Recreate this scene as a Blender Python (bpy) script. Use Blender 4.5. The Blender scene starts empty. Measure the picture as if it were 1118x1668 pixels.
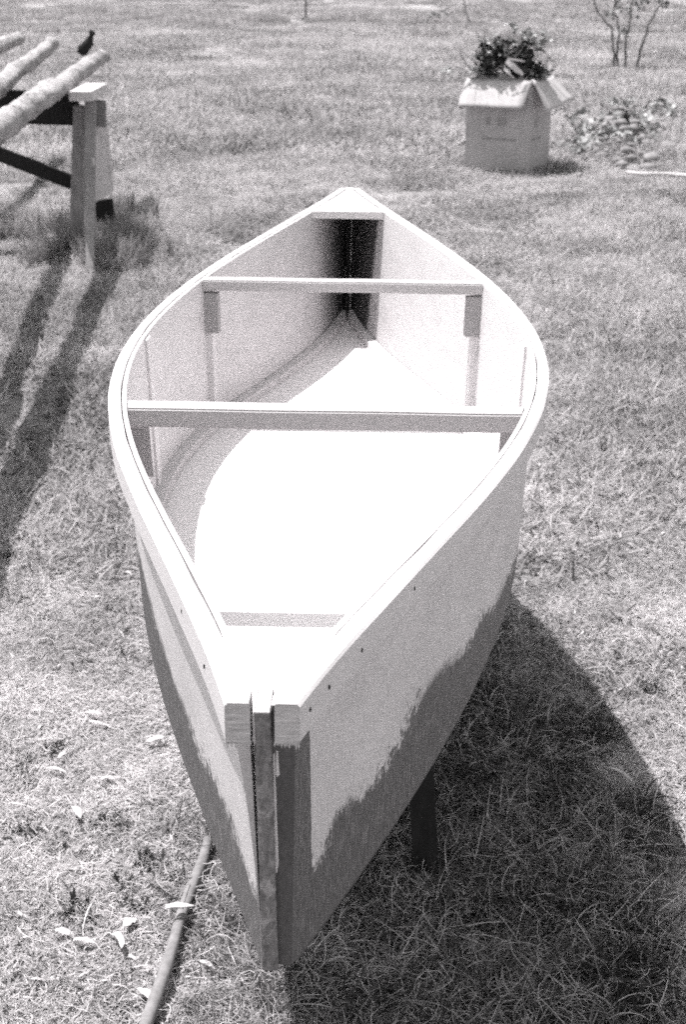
import bpy, bmesh, math, random
import numpy as np
from mathutils import Vector, Matrix, noise as mn
rad = math.radians
random.seed(7); rng = np.random.default_rng(7)
S = bpy.context.scene
COL = S.collection
H = 2.0                      # camera height
F = 2317.0; TH = 0.3874       # focal length in photo pixels (50 mm on 35 mm film), downward pitch
SUNV = Vector((0.325, -0.19, -1.0))

# ------------------------------------------------------------------ helpers
def link(o, parent=None):
    COL.objects.link(o)
    if parent is not None: o.parent = parent
    return o
def tag(o, label=None, cat=None, group=None, kind=None):
    if label: o['label'] = label
    if cat: o['category'] = cat
    if group: o['group'] = group
    if kind: o['kind'] = kind
    return o
def empty(name, loc=(0, 0, 0), label=None, cat=None, group=None):
    o = bpy.data.objects.new(name, None); o.location = loc; o.empty_display_size = .1
    link(o); return tag(o, label, cat, group)
def mesh(name, verts, faces, mats, parent=None, smooth=False, mi=None):
    me = bpy.data.meshes.new(name); me.from_pydata([tuple(v) for v in verts], [], faces)
    for m in (mats if isinstance(mats, (list, tuple)) else [mats]): me.materials.append(m)
    if mi is not None: me.polygons.foreach_set('material_index', mi)
    if smooth: me.polygons.foreach_set('use_smooth', [True] * len(me.polygons))
    me.update()
    o = bpy.data.objects.new(name, me); return link(o, parent)
def frommesh(name, bm, mats, parent=None, smooth=False):
    me = bpy.data.meshes.new(name); bm.to_mesh(me); bm.free()
    for m in (mats if isinstance(mats, (list, tuple)) else [mats]): me.materials.append(m)
    if smooth: me.polygons.foreach_set('use_smooth', [True] * len(me.polygons))
    o = bpy.data.objects.new(name, me); return link(o, parent)
def ray(px, py):
    u = (834 - py) / F; x = (px - 559) / F
    return Vector((x, math.cos(TH) + u * math.sin(TH), u * math.cos(TH) - math.sin(TH)))
def atZ(px, py, z=0.0):
    r = ray(px, py); k = (z - H) / r.z; return Vector((r.x * k, r.y * k, z))
def atY(px, py, Y):
    r = ray(px, py); k = Y / r.y; return Vector((r.x * k, Y, H + r.z * k))
def bm_bar(bm, p0, p1, w, h, up=(0, 0, 1), bev=0.003, w1=None, h1=None, segs=1, wob=0):
    """rectangular bar from p0 to p1; w along side axis, h along up axis"""
    p0 = Vector(p0); p1 = Vector(p1); d = (p1 - p0).normalized(); up = Vector(up)
    s = d.cross(up).normalized(); u = s.cross(d).normalized()
    w1 = w if w1 is None else w1; h1 = h if h1 is None else h1
    rings = []
    for i in range(segs + 1):
        a = i / segs; c = p0.lerp(p1, a); ww = w + (w1 - w) * a; hh = h + (h1 - h) * a
        if wob and 0 < i < segs: c = c + s * random.uniform(-wob, wob) + u * random.uniform(-wob, wob)
        rings.append([bm.verts.new(c + s * (sx * ww / 2) + u * (sy * hh / 2)) for sx, sy in ((-1, -1), (1, -1), (1, 1), (-1, 1))])
    fs = [bm.faces.new(rings[0][::-1]), bm.faces.new(rings[-1])]
    for a, b in zip(rings, rings[1:]):
        for j in range(4): fs.append(bm.faces.new((a[j], a[(j + 1) % 4], b[(j + 1) % 4], b[j])))
    if bev:
        es = {e for f in fs for e in f.edges}
        bmesh.ops.bevel(bm, geom=list(es), offset=bev, segments=2, profile=.6, affect='EDGES', clamp_overlap=True)
def bar(name, p0, p1, w, h, mat, parent=None, **k):
    bm = bmesh.new(); bm_bar(bm, p0, p1, w, h, **k)
    bmesh.ops.recalc_face_normals(bm, faces=bm.faces)
    return frommesh(name, bm, mat, parent)
def tube_geo(pts, radii, n=10, rough=0.0, cap=True, V=None, Fc=None):
    V = [] if V is None else V; Fc = [] if Fc is None else Fc
    pts = [Vector(p) for p in pts]; base = len(V); m = len(pts)
    for i, p in enumerate(pts):
        d = (pts[min(i + 1, m - 1)] - pts[max(i - 1, 0)]).normalized()
        a = d.cross(Vector((0, 0, 1)));
        if a.length < .1: a = d.cross(Vector((1, 0, 0)))
        a.normalize(); b = d.cross(a).normalized()
        for j in range(n):
            t = 2 * math.pi * j / n
            r = radii[i] * (1 + (rough * mn.noise(p * 9 + Vector((math.cos(t), math.sin(t), 0)) * 1.3) if rough else 0))
            V.append(p + a * (math.cos(t) * r) + b * (math.sin(t) * r))
    for i in range(m - 1):
        for j in range(n):
            q = base + i * n; Fc.append((q + j, q + (j + 1) % n, q + n + (j + 1) % n, q + n + j))
    if cap:
        Fc.append(tuple(base + j for j in range(n))[::-1]); Fc.append(tuple(base + (m - 1) * n + j for j in range(n)))
    return V, Fc
def tube(name, pts, radii, mat, parent=None, n=10, rough=0.0):
    V, Fc = tube_geo(pts, radii, n, rough); return mesh(name, V, Fc, mat, parent, smooth=True)

# ------------------------------------------------------------------ materials (black-and-white film: greys only)
WARM = (1.0, .972, .982)
def g(v): return (v * WARM[0], v * WARM[1], v * WARM[2], 1)
class Mat:
    def __init__(s, name, rough=.8, spec=.2):
        s.m = bpy.data.materials.new(name); s.m.use_nodes = True; s.nt = s.m.node_tree; s.N = s.nt.nodes; s.L = s.nt.links
        s.b = s.N['Principled BSDF']; s.b.inputs['Roughness'].default_value = rough
        s.b.inputs['Specular IOR Level'].default_value = spec
        s.tc = s.N.new('ShaderNodeTexCoord')
    def n(s, t, **k):
        x = s.N.new(t)
        for a, v in k.items():
            if isinstance(v, bpy.types.NodeSocket): s.L.new(v, x.inputs[a.replace('_', ' ')])
            elif a.replace('_', ' ') in x.inputs: x.inputs[a.replace('_', ' ')].default_value = v
            else: setattr(x, a, v)
        return x
    def noise(s, scale, detail=4, rough=.6, vec=None, stretch=None, dist=0):
        v = vec or s.tc.outputs['Object']
        if stretch:
            mp = s.N.new('ShaderNodeMapping'); mp.inputs['Scale'].default_value = stretch; s.L.new(v, mp.inputs['Vector']); v = mp.outputs[0]
        return s.n('ShaderNodeTexNoise', Scale=scale, Detail=detail, Roughness=rough, Vector=v, Distortion=dist).outputs['Fac']
    def ramp(s, fac, stops):
        r = s.N.new('ShaderNodeValToRGB'); s.L.new(fac, r.inputs['Fac']); e = r.color_ramp.elements
        while len(e) < len(stops): e.new(.5)
        for el, (p, v) in zip(e, stops): el.position = p; el.color = g(v)
        return r.outputs['Color']
    def mix(s, fac, a, b, mode='MIX'):
        x = s.N.new('ShaderNodeMix'); x.data_type = 'RGBA'; x.blend_type = mode
        for i, v in ((0, fac), (6, a), (7, b)):
            if isinstance(v, bpy.types.NodeSocket): s.L.new(v, x.inputs[i])
            else: x.inputs[i].default_value = v
        return x.outputs[2]
    def math(s, op, a, b=0.0, c=None, clamp=False):
        x = s.N.new('ShaderNodeMath'); x.operation = op; x.use_clamp = clamp
        for i, v in enumerate((a, b) if c is None else (a, b, c)):
            if isinstance(v, bpy.types.NodeSocket): s.L.new(v, x.inputs[i])
            else: x.inputs[i].default_value = v
        return x.outputs[0]
    def col(s, c): s.L.new(c, s.b.inputs['Base Color'])
    def bump(s, h, strength=.3, dist=.002):
        x = s.n('ShaderNodeBump', Strength=strength, Distance=dist, Height=h); s.L.new(x.outputs[0], s.b.inputs['Normal'])

def wood(name, lo, hi, stretch, scale=30, rough=.8, bump=.4):
    m = Mat(name, rough); a = m.noise(scale, 6, .65, stretch=stretch); b = m.noise(6, 3)
    c = m.ramp(m.math('ADD', m.math('MULTIPLY', a, .7), m.math('MULTIPLY', b, .3)), [(.3, lo), (.7, hi)])
    m.col(c); m.bump(a, bump, .002); return m.m
M = {}
def paint(name, v, worn=.55, wear=.70, gr=.05, br=260):
    m = Mat(name, .55, .3)
    fine = m.noise(420, 2, .8); mid = m.noise(22, 5, .6, stretch=(1, .25, 1)); big = m.noise(2.2, 3)
    c = m.ramp(m.math('ADD', m.math('MULTIPLY', fine, .4), m.math('ADD', m.math('MULTIPLY', mid, .35), m.math('MULTIPLY', big, .25))),
               [(.3, v * (1 - gr * 1.6)), (.7, min(.9, v * (1 + gr)))])
    w = m.noise(13, 9, .72, stretch=(1, .35, 1), dist=.6)
    c2 = m.mix(m.ramp(w, [(wear, 0), (wear + .02, 1)]), c, g(worn))
    m.col(c2); m.bump(m.math('ADD', mid, m.math('MULTIPLY', fine, .3)), .25, .0012); return m.m
M['paint'] = paint('white_house_paint', .60, .70, .74)
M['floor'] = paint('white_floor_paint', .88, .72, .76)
M['worn'] = paint('thin_white_paint', .62, .42, .68, .07)
M['endgrain'] = wood('sawn_end_grain', .30, .74, (14, 14, 170), 3, .9, .9)
m = Mat('patchy_stem_wood', .8, .2); a_ = m.noise(3, 6, .7, stretch=(60, 60, 4)); b_ = m.noise(9, 6, .75, stretch=(3, 3, 1), dist=.5); c_ = m.noise(30, 4, .7, stretch=(1, 1, .3))
m.col(m.mix(m.ramp(b_, [(.54, 0), (.60, .8)]), m.ramp(a_, [(.3, .09), (.7, .28)]), m.ramp(c_, [(.35, .26), (.65, .5)]))); m.bump(m.math('ADD', a_, b_), .6, .003); M['stem'] = m.m
M['thwart'] = paint('thin_grey_white_paint', .40, .30, .68, .07); M['cleatp'] = paint('thin_grey_paint', .30, .22, .66, .08)
M['primer'] = wood('dark_bare_plywood', .062, .12, (60, 60, 5), 3, .75)
M['oldwood'] = wood('weathered_grey_wood', .12, .34, (30, 30, 3), 3, .9)
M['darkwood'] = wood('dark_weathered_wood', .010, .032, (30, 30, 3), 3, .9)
M['polewood'] = wood('grey_pole_wood', .16, .32, (20, 20, 6), 3, .85)
M['palewood'] = wood('pale_dry_wood', .45, .7, (30, 30, 6), 3, .85)
M['midwood'] = wood('mid_weathered_wood', .12, .4, (30, 30, 4), 3, .9)

def hull_paint(name, pts, upper, flip=False):
    """painted plywood side: light paint above a ragged brush line, bare dark plywood below. UV.x = position along the hull, UV.y = depth down the panel"""
    m = Mat(name, .6, .3); uv = m.tc.outputs['UV']
    sep = m.n('ShaderNodeSeparateXYZ', Vector=uv)
    fc = m.N.new('ShaderNodeFloatCurve'); cv = fc.mapping.curves[0]; m.L.new(sep.outputs[0], fc.inputs['Value'])
    cv.points[0].location = pts[0]; cv.points[1].location = pts[-1]
    for p in pts[1:-1]: cv.points.new(*p)
    for p in cv.points: p.handle_type = 'VECTOR'
    fc.mapping.update()
    n1 = m.noise(6, 5, .7, vec=uv, stretch=(24, 2.4, 1)); n2 = m.noise(5, 4, .8, vec=uv, stretch=(95, 4, 1)); n3 = m.noise(9, 5, .6, vec=uv, stretch=(2.5, 1, 1))
    amp = m.noise(3.1, 2, .5, vec=uv, stretch=(3, .4, 1))
    amp = m.math('MULTIPLY', m.math('SUBTRACT', amp, .36, clamp=True), 1.9)
    v = m.math('ADD', sep.outputs[1], m.math('MULTIPLY', m.math('SUBTRACT', n1, .5), amp))
    v = m.math('ADD', v, m.math('MULTIPLY', m.math('SUBTRACT', n2, .5), m.math('MULTIPLY', amp, .6)))
    v = m.math('ADD', v, m.math('MULTIPLY', m.math('SUBTRACT', n3, .5), .05))
    d = m.math('SUBTRACT', v, fc.outputs[0])
    mask = m.ramp(m.math('ADD', m.math('MULTIPLY', d, 17), .5), [(.0, 0), (.9, 1)])
    fine = m.noise(420, 2, .8); st = m.noise(5, 5, .7, vec=uv, stretch=(130, 2.2, 1)); big = m.noise(3, 4, .6, vec=uv, stretch=(6, 2, 1))
    pc = m.ramp(m.math('ADD', m.math('MULTIPLY', fine, .45), m.math('MULTIPLY', m.math('ADD', st, big), .275)), [(.37, upper * .74), (.5, upper * .97), (.62, min(.86, upper * 1.14))])
    scr = m.noise(4, 6, .75, vec=uv, stretch=(120, 1.1, 1))
    pc = m.mix(m.ramp(scr, [(.59, 0), (.67, .5)]), pc, g(.3))
    bc = m.ramp(m.math('ADD', m.math('MULTIPLY', st, .8), m.math('MULTIPLY', fine, .2)), [(.34, .045), (.52, .10), (.70, .26)])
    # pale drips reaching down over the bare wood at the chine
    m.col(m.mix(mask, pc, bc)); m.bump(m.math('ADD', st, m.math('MULTIPLY', fine, .4)), .3, .001)
    return m.m
def un(t): return (t + 1) / 2
RP = [(-1, .0), (-.975, .0), (-.966, .30), (-.962, .70), (-.94, .71), (-.91, .64), (-.88, .635), (-.84, .70), (-.785, .685), (-.765, .665), (-.745, .61), (-.70, .585), (-.64, .63),
      (-.585, .69), (-.555, .70), (-.54, .655), (-.505, .69), (-.45, .76), (-.395, .76), (-.295, .83), (-.15, .93), (0, .97), (.4, .9), (1, .75)]
LP_ = [(-1, .70), (-.97, .74), (-.925, .70), (-.865, .665), (-.8, .69), (-.785, .745), (-.74, .685), (-.665, .68), (-.625, .65), (-.575, .64), (-.505, .60), (-.46, .56), (-.3, .7), (0, .8), (1, .8)]
M['hullR'] = hull_paint('side_paint_starboard', [(un(a), b) for a, b in RP], .63)
M['hullL'] = hull_paint('side_paint_port', [(un(a), b) for a, b in LP_], .60)
M['cheekL'] = wood('cheek_grey_paint', .40, .55, (60, 60, 5), 3, .7)

# ------------------------------------------------------------------ canoe
P = dict(X0=-.0152, Y0=2.9805, Z0=-.8055, yaw=-.0254, L=1.8734, s2=.1105, s4=-.0251, bend=-.0105, b2=-.5735, b4=.1675,
         c0=.4006, c2=-.5517, c4=.1678, k0=-.3625, k2=-.1163, k4=.1682, ww=.0329, lean=.1524, tp=-.0431, crol=.0086)
L = P['L']; A1, A2 = -.3274, .3165; OW = .0245; K0 = P['k0']
MW = Matrix.Translation((P['X0'], P['Y0'], H + P['Z0'])) @ Matrix.Rotation(P['yaw'], 4, 'Z') @ Matrix.Rotation(P['tp'], 4, 'X') @ Matrix.Rotation(P['crol'], 4, 'Y')
def bo(t): return .44 + P['b2'] * t * t + P['b4'] * t ** 4
def sq(t): return math.sqrt(1 + ((2 * P['b2'] * t + 4 * P['b4'] * t ** 3) / L) ** 2)
def zt(t): return P['s2'] * t * t + P['s4'] * t ** 4
def bc(t): return max(P['c0'] + P['c2'] * t * t + P['c4'] * t ** 4, .012)
def zb(t): return P['k0'] + P['k2'] * t * t + P['k4'] * t ** 4
def bx(t): return P['bend'] * t * t
def loc(x, y, z): return Vector((x, y, z - K0))       # canoe origin sits on the keel line amidships
canoe = empty('canoe')
canoe.matrix_world = MW @ Matrix.Translation((0, 0, K0))
tag(canoe, 'large open wooden canoe freshly painted white, raised on trestles, filling the middle of the photo', 'canoe')
def smooth(a): a = min(1, max(0, a)); return a * a * (3 - 2 * a)
TS = sorted(set([round(-1 + i * .02, 4) for i in range(101)] + [-.995, -.99, -.97, .97, .99, .995]))
NV = 14
def outer(t, v, s):
    to = bo(t) - OW * sq(t); e = smooth((abs(t) - .90) / .10) if t < 0 else 0
    to += .0215 * e; x = to * (1 - v) ** 1 + bc(t) * v
    if s < 0 and e: x -= .010 * e * v * (1 - v) * 4 * .6
    y = t * (L * (1 - v) + (L - P['lean']) * v); z = zt(t) * (1 - v) + zb(t) * v - .0015 * (1 - v)
    if t == -1 : y -= 0
    return Vector((s * x + bx(t), y, z))
def inner(t, v, s):
    if t < 0: ft, fb = (.0128, .0150) if s < 0 else (.0080, .0008)
    else: ft, fb = .0085, .0085
    to = max(bo(t) - (OW + .0075) * sq(t), ft); e = smooth((-t - .88) / .12) if t < 0 else 0; xb = max(bc(t) - .0075, .0085) * (1 - e) + fb * e; x = to * (1 - v) + xb * v
    y = t * (L * (1 - v) + (L - P['lean']) * v); z = zt(t) * (1 - v) + zb(t) * v - .0015 * (1 - v)
    return Vector((s * x + bx(t), y, z))
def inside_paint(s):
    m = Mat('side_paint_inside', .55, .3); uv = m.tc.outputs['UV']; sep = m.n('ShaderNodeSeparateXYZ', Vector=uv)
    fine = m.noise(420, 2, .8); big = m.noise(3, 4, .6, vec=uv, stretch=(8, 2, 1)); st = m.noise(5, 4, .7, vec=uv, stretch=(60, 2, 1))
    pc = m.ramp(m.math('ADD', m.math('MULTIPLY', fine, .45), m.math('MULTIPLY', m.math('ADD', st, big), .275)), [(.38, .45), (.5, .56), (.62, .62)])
    bare = m.ramp(m.math('ADD', m.math('MULTIPLY', st, .5), m.math('MULTIPLY', fine, .5)), [(.3, .05), (.7, .12)])  # far corner: bare wood, with the shade under the deck put into its colour
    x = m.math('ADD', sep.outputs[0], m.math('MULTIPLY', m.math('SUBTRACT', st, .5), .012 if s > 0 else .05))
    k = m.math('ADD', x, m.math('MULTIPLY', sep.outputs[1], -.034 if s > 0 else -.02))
    e0, e1 = (.905, .912) if s > 0 else (.90, .965)  # painted dark starts crisp to starboard, graded to port, like the deck's shade
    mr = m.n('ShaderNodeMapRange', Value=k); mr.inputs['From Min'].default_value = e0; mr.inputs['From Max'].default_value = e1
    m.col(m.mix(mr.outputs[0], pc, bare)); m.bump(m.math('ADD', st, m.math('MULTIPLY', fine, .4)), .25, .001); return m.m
def panel(name, s, mat, front):
    V = []; nT = len(TS); W = NV + 1
    for fn in (outer, inner):
        for t in TS:
            for j in range(W): p = fn(t, j / NV, s); V.append(loc(*p))
    Fc = []; mi = []; uv = []
    def I(k, i, j): return k * nT * W + i * W + j
    def add(q, m): Fc.append(q); mi.append(m)
    for k in (0, 1):
        for i in range(nT - 1):
            for j in range(NV): add((I(k, i, j), I(k, i, j + 1), I(k, i + 1, j + 1), I(k, i + 1, j)), k)
    for i in range(nT - 1):
        for j in (0, NV): add((I(0, i, j), I(0, i + 1, j), I(1, i + 1, j), I(1, i, j)), 1)
    for i in (0, nT - 1):
        for j in range(NV): add((I(0, i, j), I(0, i, j + 1), I(1, i, j + 1), I(1, i, j)), 2)
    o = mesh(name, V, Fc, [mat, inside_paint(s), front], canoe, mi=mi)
    me = o.data; u = me.uv_layers.new(name='UVMap')
    uvs = np.zeros((len(me.loops), 2)); lv = np.zeros(len(me.loops), int); me.loops.foreach_get('vertex_index', lv)
    q = lv % (nT * W); uvs[:, 0] = (np.array(TS)[q // W] + 1) / 2; uvs[:, 1] = (q % W) / NV
    u.data.foreach_set('uv', uvs.ravel())
    bm = bmesh.new(); bm.from_mesh(me); bmesh.ops.recalc_face_normals(bm, faces=bm.faces); bm.to_mesh(me); bm.free()
    return o
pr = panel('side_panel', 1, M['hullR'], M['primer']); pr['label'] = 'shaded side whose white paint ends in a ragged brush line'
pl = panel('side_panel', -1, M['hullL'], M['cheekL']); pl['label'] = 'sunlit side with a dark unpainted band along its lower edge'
# bottom panel
V = []; Fc = []
bt = [t for t in TS if abs(t) <= .99]
for t in bt:
    for k in range(9):
        a = -1 + k / 4; V.append(loc(a * max(bc(t) - .002, .006) + bx(t), t * (L - P['lean']), zb(t) + .002))
for t in bt:
    for k in range(9):
        a = -1 + k / 4; V.append(loc(a * max(bc(t) - .002, .006) + bx(t), t * (L - P['lean']), zb(t) - .007))
n = len(bt)
for i in range(n - 1):
    for k in range(8):
        a = i * 9 + k; Fc.append((a, a + 1, a + 10, a + 9)); b = a + n * 9; Fc.append((b, b + 9, b + 10, b + 1))
    for k in (0, 8):
        a = i * 9 + k; Fc.append((a, a + 9, a + 9 + n * 9, a + n * 9))
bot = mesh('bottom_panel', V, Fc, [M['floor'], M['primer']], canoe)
bm = bmesh.new(); bm.from_mesh(bot.data); bmesh.ops.recalc_face_normals(bm, faces=bm.faces)
bm.to_mesh(bot.data); bm.free()
bot.data.polygons.foreach_set('material_index', [1 if p.center.z < (bot.data.vertices[p.vertices[0]].co.z + 9) and max(p.vertices) >= n * 9 else 0 for p in bot.data.polygons])
# outwales: 24 x 41 mm lath outside each side panel
def outwale(s):
    bm = bmesh.new(); rings = []
    TT = TS
    for t in TT:
        q = sq(t); xo = bo(t); xi = xo - (OW - .0017 - .0030 * max(0, mn.noise(Vector((t * 14, s * 3, 1))) + .15)) * q
        ye = t * L
        wob = .0012 * mn.noise(Vector((t * 9, s * 5, 0)))
        prof = [(xi, zt(t) - .041), (xo - .002, zt(t) - .041), (xo + wob, zt(t) - .038), (xo + wob, zt(t) - .003), (xo - .003, zt(t)), (xi + .001, zt(t) + wob), (xi, zt(t) - .002)]
        rings.append([bm.verts.new(loc(s * x + bx(t), ye, z)) for x, z in prof])
    m = len(rings[0])
    for a, b in zip(rings, rings[1:]):
        for j in range(m): bm.faces.new((a[j], a[(j + 1) % m], b[(j + 1) % m], b[j]))
    f1 = bm.faces.new(rings[0]); f2 = bm.faces.new(rings[-1]); f1.material_index = f2.material_index = 1
    # torn fibres hanging under the sawn end
    q = sq(-1); xi = bo(-1) - (OW - .0012) * q; xo = bo(-1); nn = 11 if s > 0 else 6
    for i in range(nn):
        a0 = xi + (xo - xi) * i / nn; a1 = xi + (xo - xi) * (i + 1) / nn; hh = random.uniform(.0010, .0075); zz = zt(-1) - .041
        v = [bm.verts.new(loc(s * x + bx(-1), -L + dy, z)) for dy in (0, .004) for x, z in ((a0, zz + .001), (a1, zz + .001), ((a0 + a1) / 2 + random.uniform(-.0006, .0006), zz - hh))]
        for f in ((0, 1, 2), (5, 4, 3), (0, 2, 5, 3), (2, 1, 4, 5), (1, 0, 3, 4)): bm.faces.new([v[k] for k in f]).material_index = 1
    bmesh.ops.recalc_face_normals(bm, faces=bm.faces)
    return frommesh('gunwale_strip', bm, [M['worn'], M['endgrain']], canoe)
outwale(1); outwale(-1)
# ragged plywood/glue splinters under the sawn block ends
def stem(t, name='stem_post'):
    s = 1 if t > 0 else -1; V = []; 
    bm = bmesh.new(); nseg = 16; rings = []
    for i in range(nseg + 1):
        v = i / nseg; y = t * (L * (1 - v) + (L - P['lean']) * v); z = (zt(t) - .007) * (1 - v) + (zb(t) - .006) * v
        hw = .0076 + .0010 * v; off = -.0068 * v if s < 0 else 0
        wb = .0007 * mn.noise(Vector((v * 7, t, 3)))
        xs = (-hw + wb, hw + wb)
        rings.append([bm.verts.new(loc(x + bx(t) + off, yy, z)) for x, yy in ((xs[0], y + s * .004), (xs[1], y + s * .004), (xs[1], y - s * .045), (xs[0], y - s * .045))])
    for a, b in zip(rings, rings[1:]):
        for j in range(4): bm.faces.new((a[j], a[(j + 1) % 4], b[(j + 1) % 4], b[j]))
    bm.faces.new(rings[0]); bm.faces.new(rings[-1]); bmesh.ops.recalc_face_normals(bm, faces=bm.faces)
    bmesh.ops.bevel(bm, geom=bm.edges[:], offset=.0012, segments=1, affect='EDGES')
    o = frommesh(name, bm, [M['stem'], M['worn']], canoe)
    for p_ in o.data.polygons:
        if p_.normal.z > .8: p_.material_index = 1
    return o
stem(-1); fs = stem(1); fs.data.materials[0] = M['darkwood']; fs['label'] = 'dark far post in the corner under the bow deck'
V = []; Fc = []
for x0, v0, v1, w_ in ((.0094, .16, .60, .0022), (.0125, .15, .24, .0018), (-.0075, .02, .12, .0016)):
    q = len(V); N = 12
    for i in range(N + 1):
        v = v0 + (v1 - v0) * i / N; y = -(L * (1 - v) + (L - P['lean']) * v) - (.0006 if x0 > 0 else .0052) ; z = zt(-1) * (1 - v) + zb(-1) * v
        hw = w_ * (.4 + .8 * i / N) * (1 + .35 * mn.noise(Vector((i * .7, x0 * 99, 0)))) * (1 if i < N else .3); xc = x0 - .0075 * v + bx(-1)
        V += [loc(xc - hw, y, z), loc(xc, y - .0012, z), loc(xc + hw, y, z)]
    for i in range(N):
        for k in (0, 1): Fc.append((q + 3 * i + k, q + 3 * i + k + 1, q + 3 * i + k + 4, q + 3 * i + k + 3))
for s_, tt in ((1, -.985), (1, -.955), (1, -.90), (1, -.80), (-1, -.93), (-1, -.85)):
    c_ = Vector((s_ * bo(tt) + bx(tt), tt * L, zt(tt) - .017 - .006 * random.random())); d_ = Vector((s_ * (bo(tt + .01) - bo(tt)), .01 * L, 0)).normalized(); n_ = Vector((s_ * abs(d_.y), -s_ * d_.x * (1), 0)).normalized(); c_ = c_ + n_ * .0012
    q_ = [c_ + d_ * (.0009 * math.cos(k * 1.05)) + Vector((0, 0, .0026 * math.sin(k * 1.05))) for k in range(6)]
    mesh('nail_hole', [loc(*p_) for p_ in q_] + [loc(*(p_ - n_ * .004)) for p_ in q_], [(0, 1, 2, 3, 4, 5)] + [(k, (k + 1) % 6, 6 + (k + 1) % 6, 6 + k) for k in range(6)], M['darkwood'], canoe)
mesh('paint_run', V, Fc, M['worn'], canoe, smooth=True)
# thwarts
def innx(t): return bo(t) - P['ww'] * sq(t) - .001
def thwart(t, w, h, label):
    y = t * L; z = zt(t) - h / 2 - .001
    bm = bmesh.new(); a0, a1 = t - w / 2 / L, t + w / 2 / L; rings = []
    N = 24
    for i in range(N + 1):
        u = -1 + 2 * i / N; r = []
        sag = .001 * mn.noise(Vector((u * 2, t, 0)))
        for tt, zz in ((a0, z - h / 2), (a1, z - h / 2), (a1, z + h / 2), (a0, z + h / 2)):
            r.append(bm.verts.new(loc(u * innx(tt) + bx(tt), tt * L, zz + sag)))
        rings.append(r)
    for a, b in zip(rings, rings[1:]):
        for j in range(4): bm.faces.new((a[j], a[(j + 1) % 4], b[(j + 1) % 4], b[j]))
    bm.faces.new(rings[0]); bm.faces.new(rings[-1]); bmesh.ops.recalc_face_normals(bm, faces=bm.faces)
    es = [e for e in bm.edges if len(e.link_faces) == 2 and e.calc_face_angle() > .8 and abs((e.verts[0].co - e.verts[1].co).normalized().x) > .9]
    bmesh.ops.bevel(bm, geom=es, offset=.0035, segments=3, affect='EDGES')
    o = frommesh('thwart', bm, M['thwart'], canoe); o['label'] = label
thwart(A1, .056, .034, 'cross brace nearer the camera'); thwart(A2, .056, .027, 'cross brace nearer the far end')
# side ribs, cleats
def inp(t, v, s, d=0.0):
    p = inner(t, v, s); return Vector((p.x - s * d, p.y, p.z))
def strip_on_panel(name, t0, w, v0, v1, s, d, mat):
    bm = bmesh.new(); rings = []; N = 10; dt = w / 2 / L
    for i in range(N + 1):
        v = v0 + (v1 - v0) * i / N
        rings.append([bm.verts.new(loc(*q)) for q in (inp(t0 - dt, v, s, -.002), inp(t0 + dt, v, s, -.002), inp(t0 + dt, v, s, d), inp(t0 - dt, v, s, d))])
    for a, b in zip(rings, rings[1:]):
        for j in range(4): bm.faces.new((a[j], a[(j + 1) % 4], b[(j + 1) % 4], b[j]))
    bm.faces.new(rings[0]); bm.faces.new(rings[-1]); bmesh.ops.recalc_face_normals(bm, faces=bm.faces)
    bmesh.ops.bevel(bm, geom=bm.edges[:], offset=.0012, segments=1, affect='EDGES')
    return frommesh(name, bm, mat, canoe)
for s in (-1, 1):
    for t0, dd in ((A2, .016), (A1, .016), (-.01, .006)):
        strip_on_panel('rib', t0 + (.004 if dd > .01 else 0), .030 if dd > .01 else .05, .015, .95, s, dd, M['paint'])
    for t0 in (A1, A2):
        strip_on_panel('cleat', t0 - .004, .022, .085, .35, s, .036, M['cleatp'])
# chine logs
def chine_log(s):
    bm = bmesh.new(); rings = []
    for t in [q for q in TS if abs(q) <= .98]:
        b = max(bc(t) - .0082, .012); y = t * (L - P['lean']); z = zb(t) + .0025; 
        top = inner(t, .915, s)
        w = min(.024 * (1 + 0 * t), b - .004)
        sl = abs(top.x - bx(t)) - b
        rings.append([bm.verts.new(loc(s * x + bx(t), y, zz)) for x, zz in ((b, z), (b + sl * .9, z + .026), (b - w, z + .022), (b - w - .003, z))])
    for a, b in zip(rings, rings[1:]):
        for j in range(4): bm.faces.new((a[j], a[(j + 1) % 4], b[(j + 1) % 4], b[j]))
    bm.faces.new(rings[0]); bm.faces.new(rings[-1]); bmesh.ops.recalc_face_normals(bm, faces=bm.faces)
    frommesh('chine_log', bm, M['paint'], canoe)
chine_log(1); chine_log(-1)
# bow deck at the far end
TD = .79
bm = bmesh.new(); ts = [TD + (1 - TD) * i / 8 for i in range(9)]; up = []; lo = []
for t in ts:
    x = max(innx(t) + .0005, .012)
    up.append((bm.verts.new(loc(-x + bx(t), t * L, zt(t) + .0015)), bm.verts.new(loc(x + bx(t), t * L, zt(t) + .0015))))
    lo.append((bm.verts.new(loc(-x + bx(t), t * L, zt(t) - .021)), bm.verts.new(loc(x + bx(t), t * L, zt(t) - .021))))
for i in range(8):
    bm.faces.new((up[i][0], up[i][1], up[i + 1][1], up[i + 1][0])); bm.faces.new((lo[i][0], lo[i + 1][0], lo[i + 1][1], lo[i][1]))
    for k in (0, 1): bm.faces.new((up[i][k], up[i + 1][k], lo[i + 1][k], lo[i][k]))
for i in (0, 8): bm.faces.new((up[i][0], up[i][1], lo[i][1], lo[i][0]))
bmesh.ops.recalc_face_normals(bm, faces=bm.faces)
frommesh('bow_deck', bm, M['worn'], canoe)

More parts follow.
